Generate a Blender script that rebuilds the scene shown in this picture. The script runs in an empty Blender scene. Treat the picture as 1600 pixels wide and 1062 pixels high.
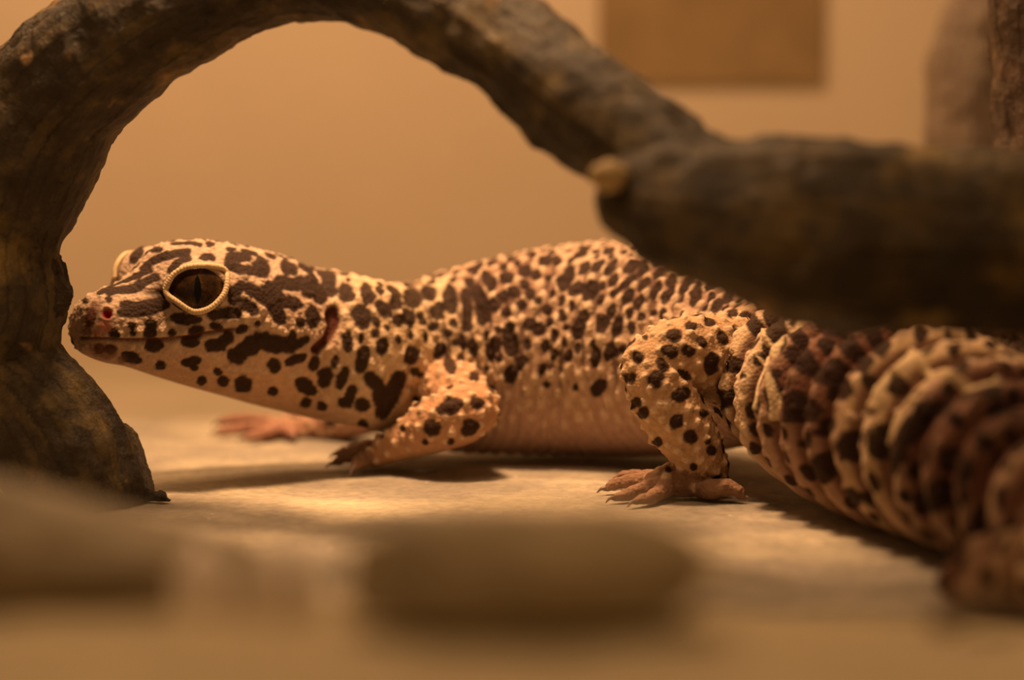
import bpy, bmesh, math, random
import numpy as np
from mathutils import Vector, kdtree
from mathutils.bvhtree import BVHTree

random.seed(7)
rng = np.random.default_rng(7)
# ------------------------------------------------------------------ units: 1 = 10 cm
scene = bpy.context.scene
COL = scene.collection

# ------------------------------------------------------------------ camera
H = 0.527                      # lens height above the slate
FPX = 3765.0                   # focal length in pixels of a 1600 px wide frame
TH = math.atan(292.0 / FPX)    # downward pitch
FOCUS = 3.69
APERTURE = 0.085               # diameter of the entrance pupil

cam_d = bpy.data.cameras.new('camera')
cam_d.sensor_width = 36.0
cam_d.lens = FPX / 1600.0 * 36.0
cam_d.clip_start = 0.05
cam_d.clip_end = 60
cam_d.dof.use_dof = True
cam_d.dof.focus_distance = FOCUS
cam_d.dof.aperture_fstop = cam_d.lens / 1000.0 / APERTURE
cam = bpy.data.objects.new('camera', cam_d)
cam.location = (0, 0, H)
cam.rotation_euler = (math.pi / 2 - TH, 0, 0)
COL.objects.link(cam)
scene.camera = cam

# ------------------------------------------------------------------ world, lamp, exposure
LAMP_COL = (1.0, 0.568, 0.27)
world = bpy.data.worlds.new('room')
scene.world = world
world.use_nodes = True
bg = world.node_tree.nodes['Background']
bg.inputs[0].default_value = (1.0, 0.56, 0.23, 1)
bg.inputs[1].default_value = 0.21


def lamp(name, loc, target, power, size, spread=180, size_y=None):
    l = bpy.data.lights.new(name, 'AREA')
    l.shape = 'DISK'
    l.size = size
    l.spread = math.radians(spread)
    if size_y:
        l.shape = 'RECTANGLE'; l.size_y = size_y
    l.energy = power
    l.color = LAMP_COL
    o = bpy.data.objects.new(name, l)
    o.location = loc
    o.rotation_euler = (Vector(target) - Vector(loc)).to_track_quat('-Z', 'Y').to_euler()
    COL.objects.link(o)
    return o


lamp('basking_lamp', (-0.35, 3.72, 2.8), (-0.12, 3.84, 0), 16.5, 0.42, 56)
lamp('back_fill_light', (-0.7, 5.2, 3.2), (-0.6, 5.5, 0.0), 88, 1.8, 180, 0.25)  # unseen light added to brighten the back wall and upper edges
lamp('front_fill_light', (-0.5, 1.9, 4.6), (0, 4.0, 0.2), 62, 0.9)  # unseen fill light added from the lens side for the gecko's flank

vs = scene.view_settings
vs.view_transform = 'Standard'
vs.look = 'None'
vs.gamma = 1.0
vs.use_curve_mapping = False
vs.exposure = 0.0


# ------------------------------------------------------------------ helpers
def P(px, py, d):
    """A point of the place from its picture position and distance along the lens axis."""
    a = (px - 800.0) / FPX * d
    b = -(py - 531.0) / FPX * d
    return np.array([a, d * math.cos(TH) + b * math.sin(TH), H - d * math.sin(TH) + b * math.cos(TH)])


def catmull(pts, n):
    """Catmull-Rom through rows of pts, n samples per span."""
    pts = np.asarray(pts, float)
    ext = np.vstack([2 * pts[0] - pts[1], pts, 2 * pts[-1] - pts[-2]])
    out = []
    for i in range(1, len(ext) - 2):
        p0, p1, p2, p3 = ext[i - 1], ext[i], ext[i + 1], ext[i + 2]
        for k in range(n):
            t = k / n
            out.append(0.5 * (2 * p1 + (p2 - p0) * t + (2 * p0 - 5 * p1 + 4 * p2 - p3) * t * t
                              + (3 * p1 - p0 - 3 * p2 + p3) * t ** 3))
    out.append(ext[-2])
    return np.array(out)


class Loft:
    """Collects closed tubes for one solid; remembers for each vertex its tube, length along it and angle."""
    def __init__(s):
        s.v, s.f, s.part, s.u, s.phi, s.c, s.t = [], [], [], [], [], [], []

    def tube(s, centers, wid, up, dn, part, seg=28, nexp=2.0, zup=True, u0=0.0, keel=None, crown=None):
        n0 = len(s.v)
        C = np.asarray(centers)
        n = len(C)
        T = np.gradient(C, axis=0)
        if zup:
            T[:, 2] = 0          # sections of the trunk stay upright
        T /= np.linalg.norm(T, axis=1)[:, None] + 1e-12
        u = u0
        prevS = None
        for i in range(n):
            if i:
                u += np.linalg.norm(C[i] - C[i - 1])
            if zup:
                S = np.cross(T[i], [0, 0, 1.0])
            else:
                ref = prevS if prevS is not None else np.cross(T[i], [0.3, 0.5, 0.81])
                S = ref - T[i] * np.dot(ref, T[i])
            S = S / (np.linalg.norm(S) + 1e-12)
            prevS = S
            N = np.cross(S, T[i])
            ne = nexp[i] if hasattr(nexp, '__len__') else nexp
            for k in range(seg):
                a = 2 * math.pi * k / seg
                c, q = math.cos(a), math.sin(a)
                x = math.copysign(abs(c) ** (2 / ne), c)
                y = math.copysign(abs(q) ** (2 / ne), q)
                if keel is not None:
                    x *= 1 - (crown[i] * y ** 2 if y > 0 else keel[i] * y ** 2)
                p = C[i] + S * wid[i] * x + N * (up[i] if y > 0 else dn[i]) * y
                s.v.append(p); s.part.append(part); s.u.append(u); s.phi.append(a); s.c.append(C[i]); s.t.append(T[i])
        for i in range(n - 1):
            for k in range(seg):
                a = n0 + i * seg + k
                b = n0 + i * seg + (k + 1) % seg
                s.f.append((a, b, b + seg, a + seg))
        s.f.append(tuple(n0 + k for k in range(seg))[::-1])
        s.f.append(tuple(n0 + (n - 1) * seg + k for k in range(seg)))

    def limb(s, joints, part, seg=18, n=8, flat=1.0):
        """joints: (point, radius); rounded ends."""
        A = np.array([list(p) + [r] for p, r in joints])
        A = catmull(A, n)
        c0, r0 = A[0, :3], A[0, 3]
        d0 = A[0, :3] - A[1, :3]; d0 /= np.linalg.norm(d0)
        c1, r1 = A[-1, :3], A[-1, 3]
        d1 = A[-1, :3] - A[-2, :3]; d1 /= np.linalg.norm(d1)
        pre = [list(c0 + d0 * r0 * math.sin(t)) + [r0 * math.cos(t)] for t in (1.45, 1.1, 0.7, 0.35)]
        post = [list(c1 + d1 * r1 * math.sin(t)) + [r1 * math.cos(t)] for t in (0.35, 0.7, 1.1, 1.45)]
        A = np.vstack([pre, A, post])
        r = np.maximum(A[:, 3], 1e-4)
        s.tube(A[:, :3], r, r * flat, r * flat, part, seg, zup=False)

    def ball(s, c, rad, part, seg=24, rings=14):
        zs = [(-math.cos(math.pi * (i + 0.5) / rings)) for i in range(rings)]
        cs = np.array([np.array(c) + np.array([0, 0, rad[2] * z]) for z in zs])
        n0 = len(s.v)
        for i, z in enumerate(zs):
            rr = math.sqrt(max(0, 1 - z * z))
            for k in range(seg):
                a = 2 * math.pi * k / seg
                s.v.append(np.array(c) + np.array([rad[0] * rr * math.cos(a), rad[1] * rr * math.sin(a), rad[2] * z]))
                s.part.append(part); s.u.append(0); s.phi.append(a); s.c.append(np.array(c)); s.t.append(np.zeros(3))
        for i in range(rings - 1):
            for k in range(seg):
                a = n0 + i * seg + k
                b = n0 + i * seg + (k + 1) % seg
                s.f.append((a, b, b + seg, a + seg))
        s.f.append(tuple(n0 + k for k in range(seg))[::-1])
        s.f.append(tuple(n0 + (rings - 1) * seg + k for k in range(seg)))

    def solid(s, voxel, smooth=4, subdiv=1):
        """One continuous skin around all tubes: returns a mesh datablock."""
        me = bpy.data.meshes.new('solid')
        me.from_pydata([tuple(p) for p in s.v], [], s.f)
        bm = bmesh.new(); bm.from_mesh(me)
        bmesh.ops.recalc_face_normals(bm, faces=bm.faces)
        bm.to_mesh(me); bm.free()
        o = bpy.data.objects.new('solid', me)
        COL.objects.link(o)
        m = o.modifiers.new('r', 'REMESH'); m.mode = 'VOXEL'; m.voxel_size = voxel; m.adaptivity = 0
        if smooth:
            m = o.modifiers.new('s', 'SMOOTH'); m.factor = 0.5; m.iterations = smooth
        if subdiv:
            m = o.modifiers.new('d', 'SUBSURF'); m.levels = subdiv; m.render_levels = subdiv
        dg = bpy.context.evaluated_depsgraph_get()
        out = bpy.data.meshes.new_from_object(o.evaluated_get(dg))
        bpy.data.objects.remove(o)
        bpy.data.meshes.remove(me)
        return out

    def coords(s, V):
        """For each point of V the tube id, length along the tube and angle of the nearest tube vertex."""
        kd = kdtree.KDTree(len(s.v))
        for i, p in enumerate(s.v):
            kd.insert(p, i)
        kd.balance()
        idx = np.fromiter((kd.find(p)[1] for p in V), int, len(V))
        along = ((np.asarray(V) - np.array(s.c)[idx]) * np.array(s.t)[idx]).sum(1)
        return np.array(s.part)[idx], np.array(s.u)[idx] + along, np.array(s.phi)[idx]


def mesh_arrays(me):
    n = len(me.vertices)
    V = np.empty(n * 3, np.float32); me.vertices.foreach_get('co', V)
    N = np.empty(n * 3, np.float32); me.vertex_normals.foreach_get('vector', N)
    return V.reshape(-1, 3).astype(float), N.reshape(-1, 3).astype(float)


def set_verts(me, V):
    me.vertices.foreach_set('co', V.astype(np.float32).ravel())
    me.update()


def smooth_shade(me):
    me.polygons.foreach_set('use_smooth', np.ones(len(me.polygons), bool))


_perm = rng.permutation(256)
_perm = np.concatenate([_perm, _perm, _perm])
_grad = rng.normal(size=(256, 3)); _grad /= np.linalg.norm(_grad, axis=1)[:, None]


def pnoise(Q):
    Q = np.asarray(Q, float)
    I = np.floor(Q).astype(int); F = Q - I; I &= 255
    W = F * F * F * (F * (F * 6 - 15) + 10)
    res = 0
    for dx in (0, 1):
        for dy in (0, 1):
            for dz in (0, 1):
                h = _perm[_perm[_perm[(I[:, 0] + dx) & 255] + ((I[:, 1] + dy) & 255)] + ((I[:, 2] + dz) & 255)]
                g = _grad[h]
                dot = (g * (F - np.array([dx, dy, dz]))).sum(1)
                w = (W[:, 0] if dx else 1 - W[:, 0]) * (W[:, 1] if dy else 1 - W[:, 1]) * (W[:, 2] if dz else 1 - W[:, 2])
                res = res + dot * w
    return res * 1.6


def fbm(Q, octs=4):
    r = 0; a = 1.0; f = 1.0
    for _ in range(octs):
        r = r + a * pnoise(np.asarray(Q) * f + 17.3 * f); a *= 0.5; f *= 2.03
    return r


def sstep(a, b, x):
    t = np.clip((x - a) / (b - a), 0, 1)
    return t * t * (3 - 2 * t)


def tag(o, label=None, cat=None, group=None, kind=None):
    if label: o['label'] = label
    if cat: o['category'] = cat
    if group: o['group'] = group
    if kind: o['kind'] = kind
    return o


def link(name, me, mat=None, parent=None):
    o = bpy.data.objects.new(name, me)
    COL.objects.link(o)
    me.name = name
    if mat is not None:
        me.materials.clear(); me.materials.append(mat)
    if parent is not None:
        o.parent = parent
        o.matrix_parent_inverse = parent.matrix_world.inverted()
    return o


def color_attr(me, name, C):
    a = me.attributes.new(name, 'FLOAT_COLOR', 'POINT')
    buf = np.ones((len(me.vertices), 4), np.float32); buf[:, :3] = C
    a.data.foreach_set('color', buf.ravel())


def vec_attr(me, name, C):
    a = me.attributes.new(name, 'FLOAT_VECTOR', 'POINT')
    a.data.foreach_set('vector', np.asarray(C, np.float32).ravel())


class NT:
    def __init__(s, name):
        s.m = bpy.data.materials.new(name); s.m.use_nodes = True
        s.t = s.m.node_tree; s.b = s.t.nodes['Principled BSDF']

    def n(s, typ, **kw):
        nd = s.t.nodes.new(typ)
        for k, v in kw.items():
            if k.startswith('_'):
                setattr(nd, k[1:], v)
            else:
                nd.inputs[k.replace('__', ' ')].default_value = v
        return nd

    def l(s, a, b):
        s.t.links.new(a, b)

    def noise(s, vec, scale, detail=4, rough=0.55):
        nd = s.n('ShaderNodeTexNoise', Scale=scale, Detail=detail, Roughness=rough)
        if vec is not None: s.l(vec, nd.inputs['Vector'])
        return nd.outputs[0]

    def ramp(s, fac, stops):
        r = s.n('ShaderNodeValToRGB'); e = r.color_ramp.elements
        while len(e) < len(stops): e.new(0.5)
        for el, (p, c) in zip(e, stops):
            el.position = p; el.color = (*c, 1) if len(c) == 3 else c
        s.l(fac, r.inputs[0]); return r.outputs[0]

    def mix(s, fac, a, b, mode='MIX'):
        m = s.n('ShaderNodeMix', _data_type='RGBA', _blend_type=mode)
        if isinstance(fac, (int, float)): m.inputs[0].default_value = fac
        else: s.l(fac, m.inputs[0])
        for sock, v in ((m.inputs[6], a), (m.inputs[7], b)):
            if isinstance(v, tuple): sock.default_value = (*v, 1)
            else: s.l(v, sock)
        return m.outputs[2]

    def bump(s, h, dist, strength=1.0):
        b = s.n('ShaderNodeBump', Strength=strength, Distance=dist)
        s.l(h, b.inputs['Height']); s.l(b.outputs[0], s.b.inputs['Normal'])
        return b


def coordn(t):
    return t.n('ShaderNodeTexCoord').outputs['Object']


# ------------------------------------------------------------------ materials
def mat_wall():
    t = NT('tan_backdrop'); c = coordn(t)
    n = t.noise(c, 1.3, 3)
    col = t.ramp(n, [(0.3, (0.62, 0.505, 0.375)), (0.7, (0.69, 0.56, 0.41))])
    t.l(col, t.b.inputs['Base Color']); t.b.inputs['Roughness'].default_value = 0.85
    t.bump(t.noise(c, 30, 4), 0.01, 0.3)
    return t.m


def mat_slate():
    t = NT('slate'); c = coordn(t)
    big = t.noise(c, 2.6, 5, 0.6)
    fine = t.noise(c, 55, 6, 0.7)
    base = t.ramp(big, [(0.34, (0.21, 0.185, 0.155)), (0.48, (0.32, 0.275, 0.22)), (0.62, (0.54, 0.465, 0.34))])
    sp = t.ramp(fine, [(0.35, (0.72, 0.72, 0.72)), (0.55, (1, 1, 1)), (0.72, (1.15, 1.12, 1.05))])
    col = t.mix(1.0, base, sp, 'MULTIPLY')
    v = t.n('ShaderNodeTexVoronoi', Scale=18.0); t.l(c, v.inputs['Vector'])
    spk = t.ramp(v.outputs['Distance'], [(0.0, (1, 1, 1)), (0.045, (1, 1, 1)), (0.06, (0, 0, 0))])
    col = t.mix(spk, col, (0.75, 0.68, 0.55))
    t.l(col, t.b.inputs['Base Color']); t.b.inputs['Roughness'].default_value = 0.62
    t.bump(t.noise(c, 40, 8, 0.65), 0.012, 0.55)
    return t.m


def mat_plain(name, a, b, scale, rough=0.8, bdist=0.006, bscale=60, spec=0.5):
    t = NT(name); c = coordn(t)
    n = t.noise(c, scale, 5, 0.6)
    t.l(t.ramp(n, [(0.35, a), (0.65, b)]), t.b.inputs['Base Color'])
    t.b.inputs['Roughness'].default_value = rough
    t.b.inputs['Specular IOR Level'].default_value = spec
    t.bump(t.noise(c, bscale, 6, 0.6), bdist, 0.6)
    return t.m


def mat_wood(name, dark, mid, light, moss=(0.30, 0.21, 0.06), rough=0.6, mossw=1.0):
    t = NT(name)
    c = coordn(t)
    g = t.n('ShaderNodeAttribute', _attribute_name='grain').outputs['Vector']
    n1 = t.noise(g, 9, 6, 0.65)
    n2 = t.noise(c, 7, 5, 0.6)
    mixf = t.mix(0.66, n1, t.noise(c, 11, 6, 0.65))
    col = t.ramp(mixf, [(0.3, dark), (0.5, mid), (0.68, light)])
    pm = t.ramp(n2, [(0.56, (0, 0, 0)), (0.68, (0.75 * mossw,) * 3)])
    col = t.mix(pm, col, moss)
    n3 = t.noise(c, 14, 3)
    col = t.mix(t.ramp(n3, [(0.64, (0, 0, 0)), (0.72, (0.6 * mossw,) * 3)]), col, (0.42, 0.24, 0.09))
    t.l(col, t.b.inputs['Base Color'])
    t.b.inputs['Roughness'].default_value = rough
    add = t.n('ShaderNodeMath', _operation='ADD')
    t.l(n1, add.inputs[0]); t.l(t.noise(c, 60, 6, 0.65), add.inputs[1])
    t.bump(add.outputs[0], 0.012, 0.8)
    return t.m


def mat_skin():
    t = NT('gecko_skin'); c = coordn(t)
    a = t.n('ShaderNodeAttribute', _attribute_name='pigment').outputs['Color']
    n = t.noise(c, 70, 4)
    col = t.mix(0.35, a, t.mix(1.0, a, t.ramp(n, [(0.3, (0.6, 0.52, 0.48)), (0.7, (1.25, 1.2, 1.15))]), 'MULTIPLY'))
    t.l(col, t.b.inputs['Base Color'])
    t.b.inputs['Roughness'].default_value = 0.68
    t.b.inputs['Specular IOR Level'].default_value = 0.05
    t.b.inputs['Subsurface Weight'].default_value = 0.06
    t.b.inputs['Subsurface Radius'].default_value = (0.02, 0.008, 0.004)
    t.b.inputs['Subsurface Scale'].default_value = 0.15
    v = t.n('ShaderNodeTexVoronoi', Scale=170.0); t.l(c, v.inputs['Vector'])
    inv = t.n('ShaderNodeMath', _operation='MULTIPLY'); inv.inputs[1].default_value = -1
    t.l(v.outputs['Distance'], inv.inputs[0])
    t.bump(inv.outputs[0], 0.004, 0.45)
    return t.m


def mat_flat(name, col, rough=0.5, spec=0.5, scale=40, var=0.25):
    lo = tuple(x * (1 - var) for x in col); hi = tuple(min(1, x * (1 + var)) for x in col)
    return mat_plain(name, lo, hi, scale, rough, 0.002, 120, spec)


def mat_iris():
    t = NT('iris'); c = coordn(t)
    n = t.noise(c, 60, 6, 0.7)
    col = t.ramp(n, [(0.38, (0.014, 0.008, 0.004)), (0.56, (0.042, 0.020, 0.008)), (0.75, (0.14, 0.062, 0.018))])
    t.l(col, t.b.inputs['Base Color'])
    t.b.inputs['Roughness'].default_value = 0.16
    t.b.inputs['Specular IOR Level'].default_value = 0.18
    return t.m


# ------------------------------------------------------------------ the setting
def box_mesh(x0, x1, y0, y1, z0, z1, bevel=0.0, cuts=0):
    bm = bmesh.new()
    bmesh.ops.create_cube(bm, size=1)
    for v in bm.verts:
        v.co = ((x0 + x1) / 2 + v.co.x * (x1 - x0), (y0 + y1) / 2 + v.co.y * (y1 - y0), (z0 + z1) / 2 + v.co.z * (z1 - z0))
    if bevel:
        bmesh.ops.bevel(bm, geom=bm.edges[:], offset=bevel, segments=2, affect='EDGES')
    me = bpy.data.meshes.new('box'); bm.to_mesh(me); bm.free()
    return me


M_WALL = mat_wall()
FLOOR_Z = -0.06
tag(link('floor', box_mesh(-4, 4, -0.6, 6.7, FLOOR_Z - 0.1, FLOOR_Z),
         mat_plain('tan_floor', (0.40, 0.33, 0.23), (0.48, 0.40, 0.28), 3.0, 0.85)), kind='structure')
tag(link('wall_back', box_mesh(-4, 4, 6.6, 6.7, FLOOR_Z, 3.6), M_WALL), kind='structure')

# brown panel fixed to the back wall
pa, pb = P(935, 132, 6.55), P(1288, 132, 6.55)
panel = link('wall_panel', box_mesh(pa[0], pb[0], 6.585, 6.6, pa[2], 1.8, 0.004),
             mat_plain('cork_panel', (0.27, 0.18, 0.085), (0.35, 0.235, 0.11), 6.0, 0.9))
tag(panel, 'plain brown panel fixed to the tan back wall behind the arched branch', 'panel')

# slate tile under the gecko
bm = bmesh.new()
NXg, NYg = 130, 100
X0, X1, Y0, Y1 = -1.75, 1.75, 2.74, 4.86
gx = np.linspace(X0, X1, NXg); gy = np.linspace(Y0, Y1, NYg)
GX, GY = np.meshgrid(gx, gy, indexing='ij')
Q = np.stack([GX.ravel() * 3, GY.ravel() * 3, np.zeros(GX.size)], 1)
gz = fbm(Q * 2.2, 4) * 0.0022
edge = np.minimum(np.minimum(GX - X0, X1 - GX), np.minimum(GY - Y0, Y1 - GY)).ravel()
gz -= 0.02 * np.exp(-edge / 0.012)
yy = GY.ravel() + np.where(np.abs(GY.ravel() - Y1) < 0.2, 0.02 * pnoise(np.stack([GX.ravel() * 4, GX.ravel() * 0, GX.ravel() * 0], 1)), 0)
top = np.stack([GX.ravel(), yy, gz], 1)
top[:, 2] -= top[:, 2].max()
verts = [tuple(p) for p in top]
faces = []
for i in range(NXg - 1):
    for j in range(NYg - 1):
        a = i * NYg + j
        faces.append((a, a + NYg, a + NYg + 1, a + 1))
ring = [i * NYg for i in range(NXg)] + [(NXg - 1) * NYg + j for j in range(1, NYg)] + \
       [i * NYg + NYg - 1 for i in range(NXg - 2, -1, -1)] + [j for j in range(NYg - 2, 0, -1)]
b0 = len(verts)
for r in ring:
    verts.append((verts[r][0], verts[r][1], FLOOR_Z))
for k in range(len(ring)):
    k2 = (k + 1) % len(ring)
    faces.append((ring[k2], ring[k], b0 + k, b0 + k2))
faces.append(tuple(b0 + k for k in range(len(ring)))[::-1])
me = bpy.data.meshes.new('slate_tile'); me.from_pydata(verts, [], faces); smooth_shade(me)
slate = link('slate_tile', me, mat_slate())
tag(slate, 'flat slate tile with worn pale patches under the spotted gecko', 'tile')


# ------------------------------------------------------------------ driftwood
def wood_object(name, chains, voxel, disp, mat, label, cat, knots=(), seed=0.0):
    L = Loft()
    for i, ch in enumerate(chains):
        L.limb([(P(px, py, d), r / FPX * d) for px, py, d, r in ch], i, seg=30, n=8)
    for c, r in knots:
        L.ball(c, (r, r, r), 90)
    me = L.solid(voxel, 3, 1)
    print(name, len(me.vertices))
    V, N = mesh_arrays(me)
    part, u, phi = L.coords(V)
    gr = np.stack([u * 1.2, np.cos(phi) * 0.35 + V[:, 0] * 0.1, np.sin(phi) * 0.35], 1) + part[:, None] * 3.1 + seed
    h = disp * (1.2 * fbm(V * 4.5 + seed, 3) + 0.4 * fbm(gr * np.array([1.2, 6, 6]), 4) - 0.35 * np.abs(pnoise(gr * np.array([1.0, 9, 9]) + 5)))
    h += disp * 0.35 * fbm(V * 26 + seed, 3)
    V = V + N * h[:, None]
    V[:, 2] = np.maximum(V[:, 2], np.where(V[:, 1] < 4.9, 0.001, FLOOR_Z + 0.001))
    set_verts(me, V)
    vec_attr(me, 'grain', gr * np.array([0.5, 1.6, 1.6]))
    smooth_shade(me)
    o = link(name, me, mat)
    return tag(o, label, cat)


M_BRANCH = mat_wood('driftwood_bark', (0.011, 0.006, 0.002), (0.038, 0.023, 0.0075), (0.17, 0.115, 0.04), (0.24, 0.16, 0.04))
arch = [(128, 772, 3.64, 92), (98, 705, 3.66, 104), (40, 625, 3.68, 98), (-30, 560, 3.68, 92), (0, 470, 3.67, 112),
        (-2, 385, 3.66, 102), (20, 300, 3.65, 114), (84, 165, 3.62, 112), (235, 30, 3.56, 100), (440, -52, 3.48, 92),
        (615, -34, 3.38, 84), (785, 68, 3.24, 92), (930, 178, 3.10, 92), (1080, 275, 3.0, 82), (1200, 320, 2.95, 80)]
log = [(985, 312, 2.97, 62), (1030, 318, 2.96, 98), (1110, 332, 2.95, 120), (1200, 348, 2.94, 136), (1320, 364, 2.93, 146),
       (1450, 370, 2.93, 140), (1600, 380, 2.93, 139), (1800, 410, 2.95, 138), (2000, 500, 2.98, 135), (2200, 690, 3.0, 125), (2280, 850, 3.02, 110)]
branch = wood_object('driftwood_branch', [arch, log,
                     [(175, 700, 3.74, 48), (200, 745, 3.72, 36), (212, 772, 3.70, 26)],
                     [(238, 776, 3.66, 12), (262, 781, 3.65, 8)],
                     [(75, 440, 3.66, 45), (100, 462, 3.65, 30)],
                     [(965, 280, 2.93, 30), (945, 276, 2.91, 26)]],
                     0.011, 0.012, M_BRANCH,
                     'dark driftwood branch arching over the gecko into a thick log at right', 'driftwood', seed=1.3)
SB = Loft()
SB.limb([(P(962, 278, 2.915), 0.018), (P(948, 275, 2.90), 0.021), (P(938, 274, 2.895), 0.014)], 0, seg=16, n=5)
sbm = SB.solid(0.004, 2, 0)
_v, _n = mesh_arrays(sbm); set_verts(sbm, _v + _n * (0.004 * fbm(_v * 30, 3))[:, None]); smooth_shade(sbm)
stub = link('broken_stub', sbm, mat_plain('bare_wood', (0.34, 0.24, 0.11), (0.52, 0.38, 0.19), 20, 0.7), branch)
stub['label'] = 'pale bare wood of the broken log end'
M_DARK = mat_wood('dark_wood', (0.03, 0.016, 0.009), (0.085, 0.048, 0.026), (0.16, 0.095, 0.05), (0.16, 0.085, 0.04), mossw=0.7)
wood_object('wood_post', [[(1660, -260, 4.0, 96), (1655, 0, 4.0, 108), (1652, 110, 4.0, 98), (1655, 230, 4.0, 94), (1645, 400, 4.0, 105),
                           (1645, 560, 4.06, 112), (1650, 690, 4.06, 122)],
                          [(1540, 548, 4.24, 34), (1532, 600, 4.24, 38), (1545, 690, 4.22, 46)],
                          [(1585, 572, 3.98, 38), (1600, 650, 3.98, 50)]],
            0.011, 0.013, M_DARK, 'dark rough-barked wood post standing at the right edge behind the log', 'driftwood', seed=4.1)
M_GREY = mat_wood('grey_wood', (0.14, 0.10, 0.075), (0.27, 0.20, 0.15), (0.36, 0.28, 0.21), (0.10, 0.07, 0.05), mossw=0.6)
wood_object('weathered_stump', [[(1640, -260, 5.2, 70), (1590, -60, 5.2, 74), (1540, 60, 5.2, 74), (1525, 125, 5.2, 76), (1522, 220, 5.2, 78),
                                (1525, 420, 5.2, 84), (1528, 600, 5.2, 96), (1528, 672, 5.2, 104)]],
            0.014, 0.012, M_GREY, 'pale grey weathered stump leaning at upper right beyond the dark post', 'driftwood', seed=7.7)

# ------------------------------------------------------------------ gecko: the body solid
ALPHA = math.radians(36)
HF = np.array([-math.cos(ALPHA), -math.sin(ALPHA), 0.0])     # head forward
HR = np.array([-math.sin(ALPHA), math.cos(ALPHA), 0.0])      # to the far side of the head
eye_surf = P(308, 452, 3.74)
EYE_N = -HR * 0.82 + HF * 0.42 + np.array([0, 0, 0.15]); EYE_N /= np.linalg.norm(EYE_N)
EYE_R = 0.057
HO = eye_surf + HR * 0.117
HO[2] = 0.0
L = Loft()
head = [  # forward, top, bottom, half width, squareness
    (0.150, 0.270, 0.234, 0.020, 2.0), (0.144, 0.290, 0.219, 0.038, 2.1), (0.128, 0.304, 0.209, 0.054, 2.2), (0.102, 0.315, 0.199, 0.066, 2.3),
    (0.066, 0.327, 0.191, 0.078, 2.4), (0.034, 0.350, 0.180, 0.087, 2.5), (0.0, 0.381, 0.168, 0.097, 2.5), (-0.055, 0.388, 0.150, 0.112, 2.5),
    (-0.115, 0.382, 0.132, 0.122, 2.4), (-0.170, 0.371, 0.115, 0.120, 2.3), (-0.225, 0.357, 0.100, 0.110, 2.2), (-0.270, 0.340, 0.088, 0.100, 2.1)]
rows = []   # x y z width up down squareness
for s_, zt, zb, w, ne in head:
    c = HO + HF * s_
    zc = zb + (zt - zb) * 0.5
    rows.append([c[0], c[1], zc, w, zt - zc, zc - zb, ne])
torso = [(566, 434, 668, 4.00, 0.092), (612, 446, 680, 4.06, 0.102), (662, 438, 697, 4.11, 0.128), (720, 420, 706, 4.15, 0.150),
         (800, 399, 709, 4.17, 0.172), (900, 382, 711, 4.17, 0.182), (1000, 380, 712, 4.12, 0.176), (1090, 402, 708, 4.03, 0.152),
         (1150, 432, 698, 3.93, 0.126)]
for px, yt, yb, d, w in torso:
    c = P(px, (yt + yb) / 2, d)
    hh = (yb - yt) / 2 / FPX * d
    rows.append([c[0], c[1], c[2], w, hh, hh, 2.1])
tail = [(1210, 578, 3.80, 0.112), (1300, 630, 3.61, 0.134), (1400, 666, 3.43, 0.145), (1490, 706, 3.26, 0.136), (1570, 748, 3.10, 0.120),
        (1640, 792, 2.96, 0.100), (1692, 840, 2.84, 0.080), (1690, 880, 2.76, 0.064), (1640, 893, 2.75, 0.055), (1570, 893, 2.78, 0.046),
        (1515, 900, 2.80, 0.036), (1478, 908, 2.81, 0.022), (1462, 912, 2.81, 0.006)]
for px, py, d, r in tail:
    c = P(px, py, d)
    c[2] = max(c[2], r + 0.002)
    rows.append([c[0], c[1], c[2], r * 1.02, r, r, 2.0])
R = catmull(np.array(rows), 7)
L.tube(R[:, :3], np.maximum(R[:, 3], 0.004), np.maximum(R[:, 4], 0.004), np.maximum(R[:, 5], 0.004), 0, seg=48, nexp=np.clip(R[:, 6], 1.9, 2.6),
       keel=np.interp(np.arange(len(R)) / 7, [0, 2, 9, 13], [0.1, 0.42, 0.42, 0]), crown=np.interp(np.arange(len(R)) / 7, [0, 2, 5, 9, 13], [0.1, 0.3, 0.34, 0.2, 0]))
SP = R[:, :3]
SPU = np.concatenate([[0], np.cumsum(np.linalg.norm(np.diff(SP, axis=0), axis=1))])
STATION_U = SPU[::7]
n_head, n_torso = len(head), len(torso)
U_NECK = STATION_U[n_head]
U_TAIL = STATION_U[n_head + n_torso]
TAIL_U = STATION_U[n_head + n_torso:]

EYES = []
for side in (1, -1):
    n_ = EYE_N.copy()
    sp = eye_surf.copy()
    if side < 0:      # mirror over the head's own plane
        def mir(v): return v - 2 * np.dot(v, HR) * HR
        n_ = mir(n_)
        rel = sp - HO
        sp = HO + mir(rel) + HR * 0.006 + HF * 0.008 + np.array([0, 0, 0.012])   # the head is rolled a little
    ec = sp - n_ * EYE_R
    EYES.append((ec, n_))
    L.ball(ec, (EYE_R + 0.001,) * 3, 9)


def limbs(part, joints, seg=20, flat=1.0):
    L.limb([(P(px, py, d), r) for px, py, d, r in joints], part, seg=seg, flat=flat)


# near hind leg
limbs(1, [(1215, 590, 3.90, 0.080), (1165, 575, 3.82, 0.082), (1112, 560, 3.75, 0.069), (1055, 557, 3.70, 0.058), (1014, 572, 3.68, 0.043)])
limbs(2, [(1012, 566, 3.68, 0.040), (1026, 598, 3.675, 0.048), (1055, 650, 3.68, 0.050), (1082, 692, 3.69, 0.045), (1108, 728, 3.71, 0.031), (1112, 744, 3.715, 0.026)])
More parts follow.
